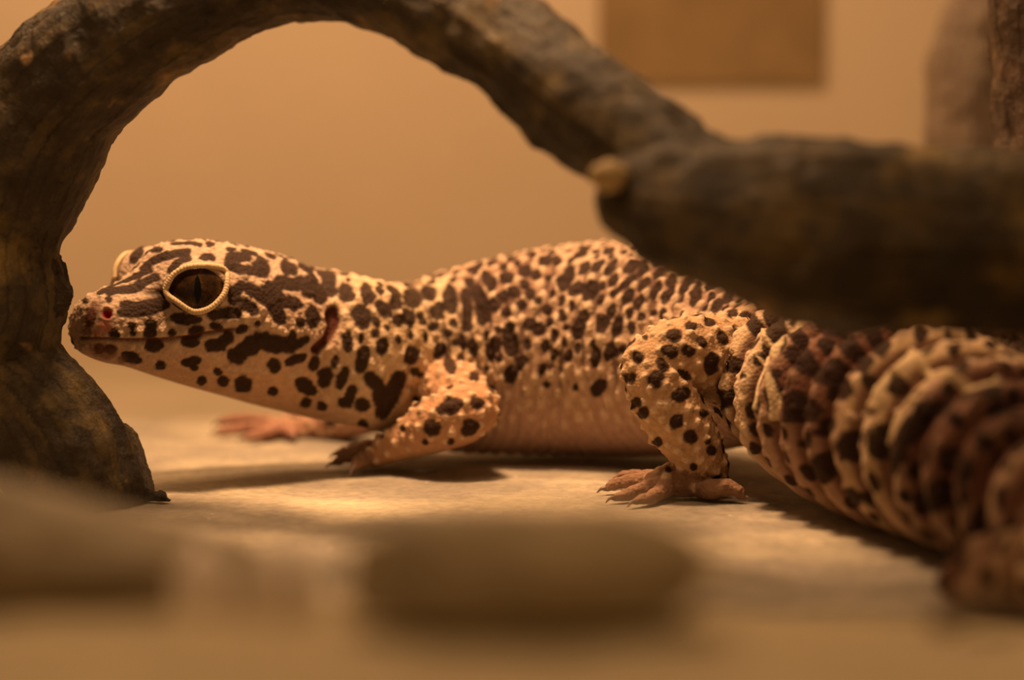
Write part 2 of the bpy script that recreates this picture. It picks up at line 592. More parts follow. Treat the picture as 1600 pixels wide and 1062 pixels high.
# near hind foot
limbs(3, [(1112, 740, 3.715, 0.027), (1080, 749, 3.70, 0.029), (1045, 753, 3.70, 0.027), (1022, 757, 3.70, 0.019)])
TOES = [
    [(1030, 750, 3.715, 0.016), (998, 751, 3.735, 0.0135), (968, 754, 3.745, 0.012), (950, 766, 3.74, 0.0085)],
    [(1030, 757, 3.69, 0.016), (1000, 766, 3.665, 0.0135), (978, 776, 3.65, 0.011), (962, 787, 3.64, 0.008)],
    [(1032, 747, 3.74, 0.015), (1003, 743, 3.77, 0.012), (978, 743, 3.79, 0.010), (962, 750, 3.80, 0.008)],
    [(1042, 762, 3.67, 0.016), (1024, 776, 3.635, 0.013), (1008, 787, 3.61, 0.011), (995, 797, 3.60, 0.008)],
    [(1092, 762, 3.69, 0.021), (1112, 764, 3.665, 0.0185), (1136, 761, 3.66, 0.015), (1153, 767, 3.655, 0.011), (1160, 776, 3.655, 0.007)],
]
# near front leg and hand
limbs(4, [(668, 590, 4.10, 0.062), (705, 612, 4.00, 0.056), (738, 640, 3.93, 0.044)])
limbs(4, [(742, 640, 3.93, 0.040), (722, 648, 3.92, 0.048), (680, 664, 3.93, 0.046), (640, 684, 3.955, 0.034), (602, 703, 3.98, 0.024), (586, 712, 3.99, 0.021)])
TOES += [
    [(586, 712, 3.985, 0.018), (570, 718, 3.965, 0.0145), (559, 722, 3.95, 0.0135), (556, 726, 3.945, 0.011)],
    [(586, 712, 4.0, 0.018), (562, 712, 4.02, 0.013), (540, 716, 4.03, 0.011), (525, 722, 4.03, 0.008)],
    [(588, 708, 4.02, 0.018), (570, 703, 4.06, 0.013), (545, 703, 4.09, 0.011), (528, 708, 4.10, 0.008)],
    [(592, 706, 4.03, 0.017), (585, 697, 4.09, 0.013), (570, 694, 4.13, 0.011), (556, 700, 4.14, 0.008)],
    [(604, 706, 4.02, 0.014), (606, 706, 4.07, 0.011), (606, 708, 4.10, 0.009)],
]
# far front leg and hand
limbs(5, [(640, 600, 4.22, 0.05), (590, 640, 4.36, 0.040), (530, 660, 4.46, 0.032), (485, 668, 4.50, 0.024), (450, 668, 4.50, 0.024), (425, 668, 4.5, 0.016)])
TOES += [
    [(430, 664, 4.50, 0.016), (400, 656, 4.50, 0.013), (370, 655, 4.49, 0.012), (346, 659, 4.48, 0.009)],
    [(430, 668, 4.48, 0.016), (400, 668, 4.46, 0.013), (370, 670, 4.45, 0.012), (344, 674, 4.44, 0.009)],
    [(435, 672, 4.47, 0.016), (412, 678, 4.43, 0.013), (395, 683, 4.41, 0.011), (385, 690, 4.40, 0.009)],
    [(452, 674, 4.48, 0.015), (456, 684, 4.44, 0.012), (458, 692, 4.42, 0.009)],
    [(440, 662, 4.53, 0.015), (420, 656, 4.56, 0.012), (404, 656, 4.58, 0.009)],
]
# far hind leg
limbs(6, [(1250, 575, 3.90, 0.070), (1340, 565, 4.0, 0.062), (1405, 556, 4.08, 0.052), (1452, 548, 4.12, 0.044)])
limbs(7, [(1454, 550, 4.12, 0.042), (1440, 600, 4.16, 0.044), (1410, 660, 4.18, 0.036), (1395, 700, 4.19, 0.024), (1420, 706, 4.19, 0.020)])
TOES += [
    [(1420, 706, 4.19, 0.015), (1450, 708, 4.20, 0.012), (1470, 713, 4.19, 0.009)],
    [(1420, 704, 4.21, 0.015), (1450, 702, 4.25, 0.012), (1468, 706, 4.26, 0.009)],
    [(1420, 708, 4.17, 0.015), (1446, 714, 4.14, 0.012), (1462, 719, 4.12, 0.009)],
    [(1415, 704, 4.23, 0.015), (1436, 698, 4.29, 0.012), (1450, 700, 4.31, 0.009)],
    [(1400, 710, 4.16, 0.015), (1385, 718, 4.12, 0.012), (1374, 723, 4.11, 0.009)],
]
for t in TOES:
    L.limb([(np.array([*P(a, b, d)[:2], max(P(a, b, d)[2], r * 0.88 + 0.001)]), r * 0.88) for a, b, d, r in t], 8, seg=12, n=5)

_a = np.array(L.v); print('bounds', _a.min(0), _a.max(0), np.isnan(_a).sum(), len(_a), np.array(L.part)[np.abs(_a[:,2])>0.6][:10])
me = L.solid(0.0030, 8, 0)
V, N = mesh_arrays(me)
print('gecko verts', len(V))
part, u, phi = L.coords(V)
dorsal = np.sin(phi)

# ------------------------------------------------------------------ gecko: eye sockets and rings of the tail
def eye_frame(n_):
    up = np.array([0, 0, 1.0]) - n_ * n_[2]; up /= np.linalg.norm(up)
    rt = np.cross(up, n_); rt /= np.linalg.norm(rt)
    return rt, up


for ec, n_ in EYES:
    D = V - ec
    r_ = np.linalg.norm(D, axis=1)
    near = (r_ < 0.088) & ((D @ n_) > 0.3 * r_)
    rt, up = eye_frame(n_)
    a = (D @ rt) / np.maximum(r_, 1e-6) * EYE_R
    b = (D @ up) / np.maximum(r_, 1e-6) * EYE_R
    q = np.sqrt((a / 0.0475) ** 2 + (b / 0.038) ** 2)
    w2 = sstep(1.36, 1.12, q) * near
    V = V * (1 - w2[:, None]) + (ec + D / np.maximum(r_, 1e-6)[:, None] * np.minimum(EYE_R + 0.001, r_)[:, None]) * w2[:, None]
    D = V - ec; r_ = np.linalg.norm(D, axis=1)
    tgt = EYE_R - 0.008
    w = sstep(1.08, 0.9, q) * near
    V = np.where((w > 0)[:, None], V * (1 - w[:, None]) + (ec + D / np.maximum(r_, 1e-6)[:, None] * np.minimum(tgt, r_)[:, None]) * w[:, None], V)

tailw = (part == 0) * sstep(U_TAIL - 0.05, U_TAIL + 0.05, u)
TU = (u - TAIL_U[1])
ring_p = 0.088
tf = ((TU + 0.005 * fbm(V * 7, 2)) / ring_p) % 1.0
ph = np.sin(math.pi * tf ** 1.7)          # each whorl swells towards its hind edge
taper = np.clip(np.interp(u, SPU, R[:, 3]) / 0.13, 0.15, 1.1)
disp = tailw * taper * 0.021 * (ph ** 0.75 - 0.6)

# ------------------------------------------------------------------ gecko: pigment strokes and tubercles
bvh = BVHTree.FromPolygons([tuple(p) for p in V], [tuple(p.vertices) for p in me.polygons])
kdv = kdtree.KDTree(len(V))
for i, p in enumerate(V):
    kdv.insert(p, i)
kdv.balance()
CAM = Vector((0, 0, H))


def hit(px, py):
    d = Vector(P(px, py, 1.0)) - CAM
    loc, nor, _, dist = bvh.ray_cast(CAM, d.normalized())
    return (loc, nor, dist) if loc is not None else None


def parse(txt):
    out = []
    for tok in txt.split():
        pts, r = tok.rsplit(':', 1)
        out.append(([tuple(float(q) for q in p.split(',')) for p in pts.split('-')], float(r)))
    return out


def stroke_samples(pts, r):
    res = []
    if len(pts) == 1:
        res = [pts[0]]
    for (x0, y0), (x1, y1) in zip(pts, pts[1:]):
        k = max(1, int(math.hypot(x1 - x0, y1 - y0) / max(1.5, r * 0.4)))
        res += [(x0 + (x1 - x0) * i / k, y0 + (y1 - y0) * i / k) for i in range(k + 1)]
    return res


def field(strokes, reach=1.7, grow=1.0):
    """Smallest distance to any stroke, in units of that stroke's radius."""
    F = np.full(len(V), 9.0)
    cent = []
    for pts, r in strokes:
        r = r * (grow(*pts[0]) if callable(grow) else grow)
        hs = [hit(*q) for q in stroke_samples(pts, r)]
        hs = [h for h in hs if h]
        if not hs: continue
        for kk, (loc, nor, dist) in enumerate(hs):
            tt = 2 * kk / max(1, len(hs) - 1) - 1 if len(pts) == 2 else 0
            rr = r / FPX * dist * (1.12 - 0.42 * tt * tt if len(pts) == 2 else 1.0)
            # a spot seen at a slant is longer on the skin itself
            vd = (loc - CAM).normalized()
            for co, i, dd in kdv.find_range(loc, rr * reach * 1.7):
                D = co - loc
                v = (D - vd * D.dot(vd)).length
                v = max(v, dd * 0.42) / rr
                if v < F[i] and N[i] @ np.array(nor) > 0.1:
                    F[i] = v
        m = hs[len(hs) // 2]
        cent.append((np.array(m[0]), np.array(m[1]), r / FPX * m[2]))
    return F, cent


HEAD_DARK = parse("""
220,391-206,408:5.5 187,413:6 236,391-252,389:3.5 270,380-300,379-312,382:3 292,394-267,398-240,406-224,419:5
294,403-277,410-267,423:4.5 235,422-208,434-175,446-155,457:3.5 244,433-228,440-210,451-190,453-170,455:5 219,445:7
315,402-332,404:5.5 193,477-208,479-232,475-252,462:6 258,476-245,485-215,488-190,489:6 170,467:4 144,488-139,508:5 133,470:4 252,454:4
385,402-362,400-358,412-375,421-400,424:6.5 408,418:12 407,408:7 380,391-400,397:4 418,395-428,402:5 448,399-463,403:3.5
447,412-457,424:9 470,414-486,420:6 477,397-485,407:4.5 502,410:8 355,389-366,390:3 325,381-333,381:4 354,380:4 405,385:3 437,391:2.5
438,440-456,444-480,442-495,452-501,464:9 488,437:9 480,457:8 418,450-428,459-443,470-459,473:8 460,474:9
377,447-365,456-366,468-387,478-394,484:7 390,450-407,462-422,474-432,486-438,498:8 487,483-489,506:8 469,503:6
333,492-351,488-368,490:7 332,508-345,512:5 505,425-515,440-518,455:8
372,517-384,512:5 402,505:4 330,541-345,537-357,528:8 370,555-388,542-405,532-432,537-452,538:11 462,542-480,528:5 365,556:8
427,565-430,578:7 450,566-474,557:6 492,562-488,574:6 512,580-504,598:9 468,596-488,611:8 380,600:10 349,596:7 340,580:5 426,612:6 457,524:5
205,508:5 236,506:7 234,519:8 207,520:4 178,521:7 268,520:5 308,518:9 270,496-310,500:6 232,540-250,540:7 288,534-307,534:6
172,545:7 155,545:6 196,555-215,562:7 251,570:6 289,566-310,563:6 303,573:5 315,595:6
""")
BODY_DARK = parse("""
529,416-540,424:5 508,428-520,433:7 506,445-518,455:6 536,450-546,467:8 544,437:3 571,448-578,468:7 566,460-572,475:3 561,484-569,505:10
590,450-595,460:4 591,475-608,492:6.5 611,449-618,460-619,477:6 642,458-646,475:9 635,488-640,505:8 622,500:7 656,493:5 668,452-673,463:8
684,480-683,495:8 676,510:6 700,455-699,480:6 586,498-590,508:4 585,520:5 604,512:4 540,525:5 670,433-690,430:4
542,523-544,545:6 571,545-563,577:7 598,535-596,548:7 526,558-522,572:4 540,577-530,602:6 578,590-592,606-593,625:8 622,592-612,618-598,642:9
551,610-545,625-535,628:6 566,632:9 478,629:6 503,634:6 518,661:5 568,664:6 644,548-640,562:8 655,585:4
703,450-705,485:7 709,507:5 728,460-731,485-729,512:6 733,440:6 733,423-755,413:4 746,455-752,475-755,497:8 760,430-769,450:7 788,438-798,432:7
772,478:8 786,463:7 803,457:7 791,488:6 815,476:6 829,460:7 838,431:6 820,425:8 820,445:6 857,435:4 787,417:5 846,412-860,405:5
869,402-872,412:5 808,411:4 840,470:5 833,400:4 891,422-880,448:8 855,484:6 878,488-880,495:7 830,502-827,512:7 797,510:6 845,512:6 860,503:5
778,515:5 885,510:4 902,399-920,387:5 945,395-958,388:5 918,412-908,427:5 942,410-928,423:6 962,408-948,428:6 996,410-978,424:7 1010,418-1000,428:7
1035,420-1026,432:7 1054,433-1045,445:7 906,446-893,458:7 930,445-918,462:8 942,447:6 942,462-936,474:5 962,432-954,446:6.5 970,450-956,463:5
992,432-975,447:6 986,455-978,472:7 1012,438-1000,452:7 1003,465-995,480:7.5 1030,445-1020,464:7 1052,450-1038,472:7 915,490-908,500:6
960,478-950,498:6 940,497:6 1022,488:6 968,498:5 1002,496:5 1085,425-1066,457:6.5 1093,447-1082,475:7 1124,430-1107,452:6 1115,460-1108,472:5
1144,455-1133,470:7 1126,470-1116,485:6 1140,438-1150,436:5 1170,445-1158,457:6.5 1186,455-1172,467:6.5 1192,472-1190,482:8 1212,485-1200,500:7
1150,488-1140,494:6 1175,500-1188,520:7 1220,512-1210,525:9 1232,500:7 1205,458-1230,462:5 1195,445-1215,448:4
660,503:5 722,525-724,545:4 738,535-740,552:6 690,540-684,556:6 700,560-706,580:6 720,560:5 648,580:5 765,540-768,560:6 776,530-772,548:6 795,530-800,550:8
800,575-798,592:7 815,560-812,575:5 738,585-742,592:5 768,608:5 795,512-797,545:7 844,510-840,520:6 908,498-902,525:7 944,500-938,515:7 970,500-962,520:6
955,540-950,560:6 933,545-930,570:5 890,550-885,562:5 868,548-865,560:4 850,570-845,582:4 820,560-815,570:4 940,600-930,612:8 900,605:4 958,550:5 975,545:5
855,600:4 780,560:5 760,575:4 700,520:5 712,535:4
""")
LEG_DARK = parse("""
1053,524:10.5 1077,509-1083,510:8.5 1104,502-1114,504:6 1095,532-1098,537:8.5 1126,525-1129,530:10 1075,549:9 1149,514-1154,519:8 1040,545-1052,553:8.5
1112,555-1110,580:8.5 1150,565-1148,575:10 1142,612-1136,630:9 1062,580-1074,590:5 1030,563-1040,574:7 1020,595-1030,590:10 998,558:8 985,590:8
1055,620-1072,612:8.5 995,628:7 1008,527:4 1057,658:10 1078,682:9.5 1005,645:8 1098,646:6 1112,703:7 1028,690:6 1175,537:9 1179,605-1180,630:7 1084,729:5
1168,590:4 1105,690:4 675,668:12 690,640-715,632:11 745,630:9 740,665-728,672:10 650,625:6 630,668:5 665,690:5 705,690:5 1045,735:4 1120,745:5
""")
TAIL_DARK = parse("""
1217,520:8 1245,478-1275,480:6 1310,500-1330,490:7 1286,504:8 1294,525-1314,515:7 1250,530:8 1240,555:9 1260,555-1258,575:10 1291,543-1298,538:9
1325,530-1338,526:6 1342,512:7 1322,548-1340,545:8 1362,530-1382,530:7 1362,497:7 1288,595-1313,573:9 1338,578-1362,568:8 1370,555-1390,545:6
1315,615-1330,608:10 1225,550-1230,535:5 1198,545-1200,590:3.5 1385,580:6 1270,600:4 1247,618-1240,655:7 1270,630-1268,655:9.5 1297,655-1296,678:11
1257,692:8 1290,715-1293,740:11 1333,680-1335,715:11 1335,765-1338,785:9 1410,598-1390,610:7 1375,625-1368,645:7 1382,670-1376,710:9.5 1365,770-1368,790:9
1408,690-1398,740:9 1430,620-1438,615:5 1478,585-1510,580:5 1555,614-1500,620-1447,643-1418,678-1398,725-1395,745:8
1455,690-1445,725:9 1497,658:8 1490,705-1480,730:9 1440,760-1440,800:8 1470,755-1466,790:9 1515,725-1505,755:9 1495,790:8 1530,675:8 1545,640-1580,635:6
1532,790-1528,830:6 1543,695:8 1418,518:7 1440,545:7 1460,520:6 1475,540:5 1410,560:6 1580,680:6 1575,730:7 1210,600-1206,640:4 1218,650:5 1225,625:4
""")
BROWN = parse("""
740,428-840,420-850,465-755,470-740,428:24 790,448:30 860,420:14 960,455-1040,445-1150,465-1190,480:20 1000,415-1100,435:16
""")
EAR = parse("519,484-522,508:9 521,510-512,530-495,546:7")
NOSE_DUSK = parse("150,478-140,495-138,515:8 146,543-176,552:10 190,562:7")
RIDGE = parse("1300,478-1262,495-1240,512-1228,540-1216,562:4.5 1196,515-1206,545-1208,600-1206,655:3 1188,560-1192,640:2.5 1560,602-1500,598-1450,578-1430,562-1395,595-1372,640:6 1435,630-1400,650-1385,690:5")
NOSE_RED = parse("160,505-168,512:9 152,520:6")
NOSTRIL = parse("166,487-169,493:6.5")
MOUTH = parse("126,528-160,530-200,532-260,530-300,525-345,517-365,514:2.2")
PALE_TUB = parse("""
355,504:5 368,501:6 384,497:8 400,496:8 416,503:7 428,511:6 437,516:6 446,521:6.5 373,480:6 410,484:7.5 382,431:6 488,460:5
355,574:6 366,575:6 378,576:5 389,576:6 402,574:6 411,578:6.5 342,571:4 334,555:4 322,552:4 335,500:3
187,522:6 218,519:7.5 252,518:8 288,517:8 220,541:8 268,537:9 205,541:7 340,560:4
545,512:5 560,520:5 585,487:5 607,500:5 555,548:7 585,541:5 622,530:7 633,512:5 606,553:4 466,580:8 455,586:7 500,556:5 513,545:5
632,455:6 650,528:6 680,523:6 694,540:5 719,549:5 733,558:5 749,532:5 770,527:6 748,555:5 783,515:6 800,505:7 815,500:7
871,455:7 869,500:7 866,512:6 865,470:6 890,470:6 906,470:6 920,480:7 939,530:10 968,535:8 945,550:6 925,560:7 905,555:6 890,530:6 873,540:6 860,530:6
840,535:6 825,550:6 860,560:5 805,522:5 803,580:5 822,575:6 810,590:5 888,575:6 905,585:7 920,580:6 880,590:6 940,578:5 910,600:6 925,603:6
1060,480:8 1068,488:6 1095,475:7 1100,440:9 1130,450:9 1145,475:6 1165,470:6 1178,475:6
1092,568:7 1113,597:6.5 1155,590:7 1130,612:6.5 1165,625:6 1170,580:5 1065,572:5
1010,568:6 1030,632:6.5 1005,628:6 1022,640:6 1042,632:7 1075,640:8 1047,668:7 1035,655:6 1090,660:7 1105,668:6 1105,685:7 1060,705:7 1090,702:6 1045,695:6.5
1120,655:5 1120,672:5 1122,690:5 1012,655:5 1090,640:5 1070,600:6 1095,620:5 1100,605:5 1112,640:5 1115,715:4 1105,730:4
""")
SHARP_TUB = parse("""
1205,470:5 1215,470:5 1228,480:6 1248,492:6 1295,478:6 1232,512:6 1190,487:4 1205,505:4 1272,538:5 1215,538:6 1002,505:5 1018,500:4 1040,495:5 1070,493:5
1097,491:5 1345,488:5 1430,560:6 1450,575:5 1560,602:6 1480,555:5 1405,590:5 1395,640:7 1360,650:6 1330,650:5 1262,650:5 1440,640:5 1110,632:4 1118,650:4
1120,640:4 1085,610:4 1095,612:4
""")

print('fields')
Fh, ch_ = field(HEAD_DARK, grow=1.34)
Fb, cb_ = field(BODY_DARK, grow=lambda x, y: 1.06 if x > 940 and y < 490 else 1.45)
Fl, cl_ = field(LEG_DARK, grow=1.2)
Ft, ct_ = field(TAIL_DARK, grow=1.45)
Fbr, _ = field(BROWN, 1.9)
Fear, _ = field(EAR, 2.2)
Fnr, _ = field(NOSE_RED, 2.0)
Fnd, _ = field(NOSE_DUSK, 2.0)
Fri, _ = field(RIDGE, 2.0)
Fno, _ = field(NOSTRIL, 2.0)
Fmo, _ = field(MOUTH, 2.4)

# what the lens does not show gets the same coat, scattered
view = V - np.array([0, 0, H])
facing = -(N * view).sum(1) / np.linalg.norm(view, axis=1)
pool = rng.permutation(len(V))
cents = [c for c, _, _ in ch_ + cb_ + cl_ + ct_]
kdc_pts = list(cents)
grid = {}
def cell(p, g=0.05): return (int(p[0] // g), int(p[1] // g), int(p[2] // g))
for p in kdc_pts:
    grid.setdefault(cell(p), []).append(p)
Frand = np.full(len(V), 9.0)
rand_spots = []
foot = (part == 8) | (part == 3)
for i in pool[:60000]:
    p = V[i]
    if facing[i] > 0.16 or foot[i]: continue
    if N[i][2] < -0.45: continue
    c = cell(p); ok = True
    for dx in (-1, 0, 1):
        for dy in (-1, 0, 1):
            for dz in (-1, 0, 1):
                for q in grid.get((c[0] + dx, c[1] + dy, c[2] + dz), ()):
                    if (p[0] - q[0]) ** 2 + (p[1] - q[1]) ** 2 + (p[2] - q[2]) ** 2 < 0.026 ** 2:
                        ok = False
    if not ok: continue
    grid.setdefault(c, []).append(p)
    rr = random.uniform(0.0085, 0.0125)
    rand_spots.append((p, N[i], rr))
    for co, j, dd in kdv.find_range(p, rr * 1.7):
        if N[j] @ N[i] > 0.1: Frand[j] = min(Frand[j], dd / rr)
print('random spots', len(rand_spots))

vis_spots = []
for i in rng.permutation(len(V))[:50000]:
    if part[i] != 0 or facing[i] < 0.16 or u[i] < U_NECK - 0.02: continue
    p = V[i]
    tl = u[i] > U_TAIL
    if p[2] < (0.03 if tl else 0.20) or min(Fb[i], Ft[i], Fh[i], Frand[i]) < 1.9: continue
    c = cell(p); ok = True
    for dx in (-1, 0, 1):
        for dy in (-1, 0, 1):
            for dz in (-1, 0, 1):
                for q in grid.get((c[0] + dx, c[1] + dy, c[2] + dz), ()):
                    if (p[0] - q[0]) ** 2 + (p[1] - q[1]) ** 2 + (p[2] - q[2]) ** 2 < (0.030 if tl else 0.0205) ** 2: ok = False
    if not ok: continue
    grid.setdefault(c, []).append(p)
    rr = random.uniform(0.0052, 0.0078) * (1.2 if tl else 1.0)
    vis_spots.append((p, N[i], rr))
    axv = Vector((0, 0, 1)) - Vector(N[i]) * N[i][2]
    axv = axv.normalized() if axv.length > 0.15 else Vector((0, 1, 0))
    for co, j, dd in kdv.find_range(p, rr * 2.6):
        if N[j] @ N[i] > 0.1:
            D = co - Vector(p); al = D.dot(axv)
            Frand[j] = min(Frand[j], math.sqrt(max(0.0, dd * dd - al * al) + (al / 1.6) ** 2) / rr)
print('visible extra spots', len(vis_spots))
wob = 0.26 * pnoise(V * 62) + 0.15 * pnoise(V * 140)
Fall = np.minimum(np.minimum(Fh, Fb), np.minimum(np.minimum(Fl, Ft), Frand)) + wob
dark = sstep(1.18, 0.86, Fall)
# dusky streaks between the pale tubercles of neck and flank
mq = np.stack([u * 46, V[:, 2] * 17, V[:, 0] * 3], 1)
mz = (part == 0) * sstep(U_NECK - 0.04, U_NECK + 0.03, u) * sstep(U_TAIL + 0.02, U_TAIL - 0.06, u)
mott = mz * sstep(0.08, 0.30, pnoise(mq) + 0.3 * pnoise(mq * 2.1)) * sstep(0.11, 0.17, V[:, 2] + 0.02 * pnoise(V * 15)) * sstep(0.42, 0.30, V[:, 2])

# base skin
pale = np.array([0.56, 0.41, 0.305]); pink = np.array([0.52, 0.345, 0.275]); yellow = np.array([0.62, 0.465, 0.25])
brown = np.array([0.27, 0.125, 0.085]); black = np.array([0.030, 0.016, 0.012]); foottone = np.array([0.25, 0.14, 0.09])
z = V[:, 2]
C = np.tile(pale, (len(V), 1))


def blend(C, col, w):
    return C * (1 - w[:, None]) + col * w[:, None]


body = part == 0
C = blend(C, np.array([0.52, 0.35, 0.245]), ((part == 0) & (u > U_NECK - 0.03)) * 0.75)
C = blend(C, np.array([0.60, 0.42, 0.30]), ((part == 0) & (u < U_NECK) & (V[:, 2] < 0.30)) * 0.8)
belly = body * sstep(0.17, 0.07, z + 0.02 * fbm(V * 12, 2)) * sstep(U_NECK - 0.1, U_NECK + 0.1, u) * (1 - tailw)
C = blend(C, pink, belly * 0.85)
jaw = body * sstep(U_NECK, U_NECK - 0.1, u) * sstep(0.22, 0.13, z - 0.25 * (U_NECK - u) * 0.2)
C = blend(C, np.array([0.66, 0.42, 0.26]), jaw * 0.75)
neckw = body * sstep(U_NECK - 0.06, U_NECK + 0.02, u) * sstep(U_NECK + 0.25, U_NECK + 0.1, u)
C = blend(C, np.array([0.72, 0.54, 0.32]), neckw * 0.7)
C = blend(C, brown * 0.7, 0.62 * sstep(1.7, 0.6, Fbr + wob))
lw = np.isin(part, (1, 2, 4, 5, 6, 7)).astype(float)
C = blend(C, np.array([0.52, 0.33, 0.185]), lw * 0.85)
C = blend(C, np.array([0.46, 0.245, 0.145]), (part == 4) * 0.6)
C = blend(C, foottone, foot * 0.9)
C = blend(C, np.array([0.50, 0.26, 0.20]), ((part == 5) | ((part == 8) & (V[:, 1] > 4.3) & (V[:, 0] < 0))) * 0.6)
# tail bands
T_ = TAIL_U
bands = [(T_[0] + 0.20, 0), (T_[0] + 0.30, 1), (T_[2] + 0.115, 1), (T_[3] - 0.035, 0), (T_[3] + 0.115, 0), (T_[3] + 0.145, 1),
         (T_[5] + 0.02, 1), (T_[5] + 0.055, 0.25), (T_[5] + 0.085, 0.9), (T_[7], 0.85), (T_[8] + 0.01, 0.1), (T_[8] + 0.035, 0.1), (T_[9] + 0.01, 0.8), (T_[12], 0.8)]
bw = np.interp(u, [b[0] for b in bands], [b[1] for b in bands], left=0, right=0.7) * tailw
dor = sstep(-0.25, 0.25, np.sin(phi) + 0.2 * pnoise(V * 20)) * 0.4 + 0.55
C = blend(C, yellow, tailw * (1 - bw) * 0.55)
C = blend(C, brown * 0.62, np.clip(bw * dor * 1.1, 0, 1))
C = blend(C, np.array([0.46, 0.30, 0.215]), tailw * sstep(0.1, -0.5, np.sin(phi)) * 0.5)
# recesses between the rings are coloured darker brown
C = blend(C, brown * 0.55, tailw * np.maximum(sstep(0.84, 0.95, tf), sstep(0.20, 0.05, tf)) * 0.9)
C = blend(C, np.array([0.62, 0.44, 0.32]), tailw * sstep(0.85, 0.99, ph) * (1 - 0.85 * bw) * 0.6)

# tubercles: a raised cone for each, smooth on body, pointed on tail and legs
tub = np.zeros(len(V)); tip = np.zeros(len(V))


def bump_at(loc, nor, rr, h, sharp, tipw, tall=1.0):
    nor = np.array(nor)
    ax = Vector((0, 0, 1)) - Vector(nor) * nor[2]
    ax = ax.normalized() if ax.length > 0.2 else None
    if ax is None: tall = 1.0
    for co, i, dd in kdv.find_range(loc, rr * 1.5 * tall):
        if N[i] @ nor < 0.0: continue
        if tall > 1.0:
            D = co - loc
            al = D.dot(ax)
            dd = math.sqrt(max(0.0, dd * dd - al * al) + (al / tall) ** 2)
        x = dd / rr
        v = math.exp(-1.6 * x * x) if not sharp else max(0.0, 1 - x) ** 1.2
        if h * v > tub[i]: tub[i] = h * v
        if tipw:
            w = tipw * max(0.0, min(1.0, 2.6 * (1.0 - x)))
            if w > tip[i]: tip[i] = w


kdt = {}
placed = []
for lst, sharp in ((PALE_TUB, False), (SHARP_TUB, True)):
    for pts, r in lst:
        h_ = hit(*pts[0])
        if h_:
            rr = r / FPX * h_[2] * (1.45 if sharp else 1.2)
            bump_at(h_[0], h_[1], rr * (1.15 if sharp else 1.0), rr * (1.1 if sharp else 0.72), sharp, 1.0, 1.0 if (sharp or h_[0].x < -0.27 or pts[0][0] > 960) else 1.5)
            placed.append(np.array(h_[0]))
for p, n_, rr in cl_ + ct_:
    bump_at(Vector(p), n_, rr * 0.75, rr * 0.38, False, 0)
for p, n_, rr in ch_ + cb_ + rand_spots:
    bump_at(Vector(p), n_, min(rr, 0.008) * 0.8, 0.0022, False, 0)
grid2 = {}
for p in placed:
    grid2.setdefault(cell(p, 0.02), []).append(p)
cnt = 0
for i in rng.permutation(len(V))[:90000]:
    if (foot[i] and (cnt % 2 or part[i] == 8)) or Fall[i] < 1.15 or Fear[i] < 1.5 or Fno[i] < 2: continue
    p = V[i]
    if min((np.linalg.norm(p - ec) for ec, _ in EYES)) < EYE_R + 0.012: continue
    headz = body[i] and u[i] < U_NECK - 0.05
    if tailw[i] > 0.3 and (ph[i] < 0.75 or cnt % 3): cnt += 1; continue
    if N[i][2] < -0.6: continue
    sp = 0.0105 if headz else (0.019 if lw[i] else 0.0205)
    if headz and facing[i] > 0 and z[i] < 0.25: sp = 0.0085
    c = cell(p, 0.02); ok = True
    for dx in (-1, 0, 1):
        for dy in (-1, 0, 1):
            for dz in (-1, 0, 1):
                for q in grid2.get((c[0] + dx, c[1] + dy, c[2] + dz), ()):
                    if (p[0] - q[0]) ** 2 + (p[1] - q[1]) ** 2 + (p[2] - q[2]) ** 2 < sp * sp: ok = False
    if not ok: continue
    grid2.setdefault(c, []).append(p); cnt += 1
    k = random.uniform(0.8, 1.2)
    bump_at(Vector(p), N[i], sp * 0.40 * k, (0.0027 if headz else (0.0066 if lw[i] else 0.0052)) * k, False, 0.6 if headz else 0.9, 1.0 if headz or lw[i] else 1.55)
print('tubercles', cnt)

C = blend(C, np.array([0.085, 0.046, 0.034]), 0.8 * mott)
C = blend(C, np.array([0.66, 0.505, 0.36]), tip * (1 - 0.8 * dark) * np.where(bw > 0.4, 0.18, 0.85))
C = blend(C, black, dark * np.where(belly > 0.5, 0.75, 0.96))
C = blend(C, np.array([0.09, 0.02, 0.012]), sstep(1.35, 0.8, Fear + wob) * 0.95)
C = blend(C, np.array([0.20, 0.085, 0.055]), sstep(1.5, 0.6, Fnd + wob) * 0.7)
C = blend(C, np.array([0.70, 0.545, 0.34]), sstep(1.3, 0.7, Fri + wob) * 0.9)
C = blend(C, np.array([0.55, 0.17, 0.11]), sstep(1.6, 0.5, Fnr) * 0.7)
C = blend(C, np.array([0.33, 0.015, 0.02]), sstep(1.35, 0.8, Fno))
C = blend(C, np.array([0.14, 0.045, 0.03]), sstep(1.9, 0.5, Fmo) * 0.85)

disp = disp + 0.005 * sstep(1.5, 0.2, Fri) + tub + foot * 0.0022 * fbm(V * 85, 2)
disp -= 0.010 * sstep(1.6, 0.3, Fear)
disp -= 0.009 * sstep(1.3, 0.2, Fno) - 0.0025 * sstep(2.0, 1.3, Fno) * (Fno > 1.2)
disp -= 0.0055 * sstep(2.2, 0.2, Fmo)
# soft folds of the flank and neck skin
fold = body * (1 - tailw) * sstep(U_NECK - 0.05, U_NECK + 0.1, u)
disp += fold * 0.0022 * np.sin(u * 2 * math.pi / 0.026 + 2.2 * fbm(V * 8, 2)) * sstep(0.33, 0.12, z)
V2 = V + N * disp[:, None]
V2[:, 2] = np.maximum(V2[:, 2], 0.0015)
set_verts(me, V2)
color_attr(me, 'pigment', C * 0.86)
smooth_shade(me)

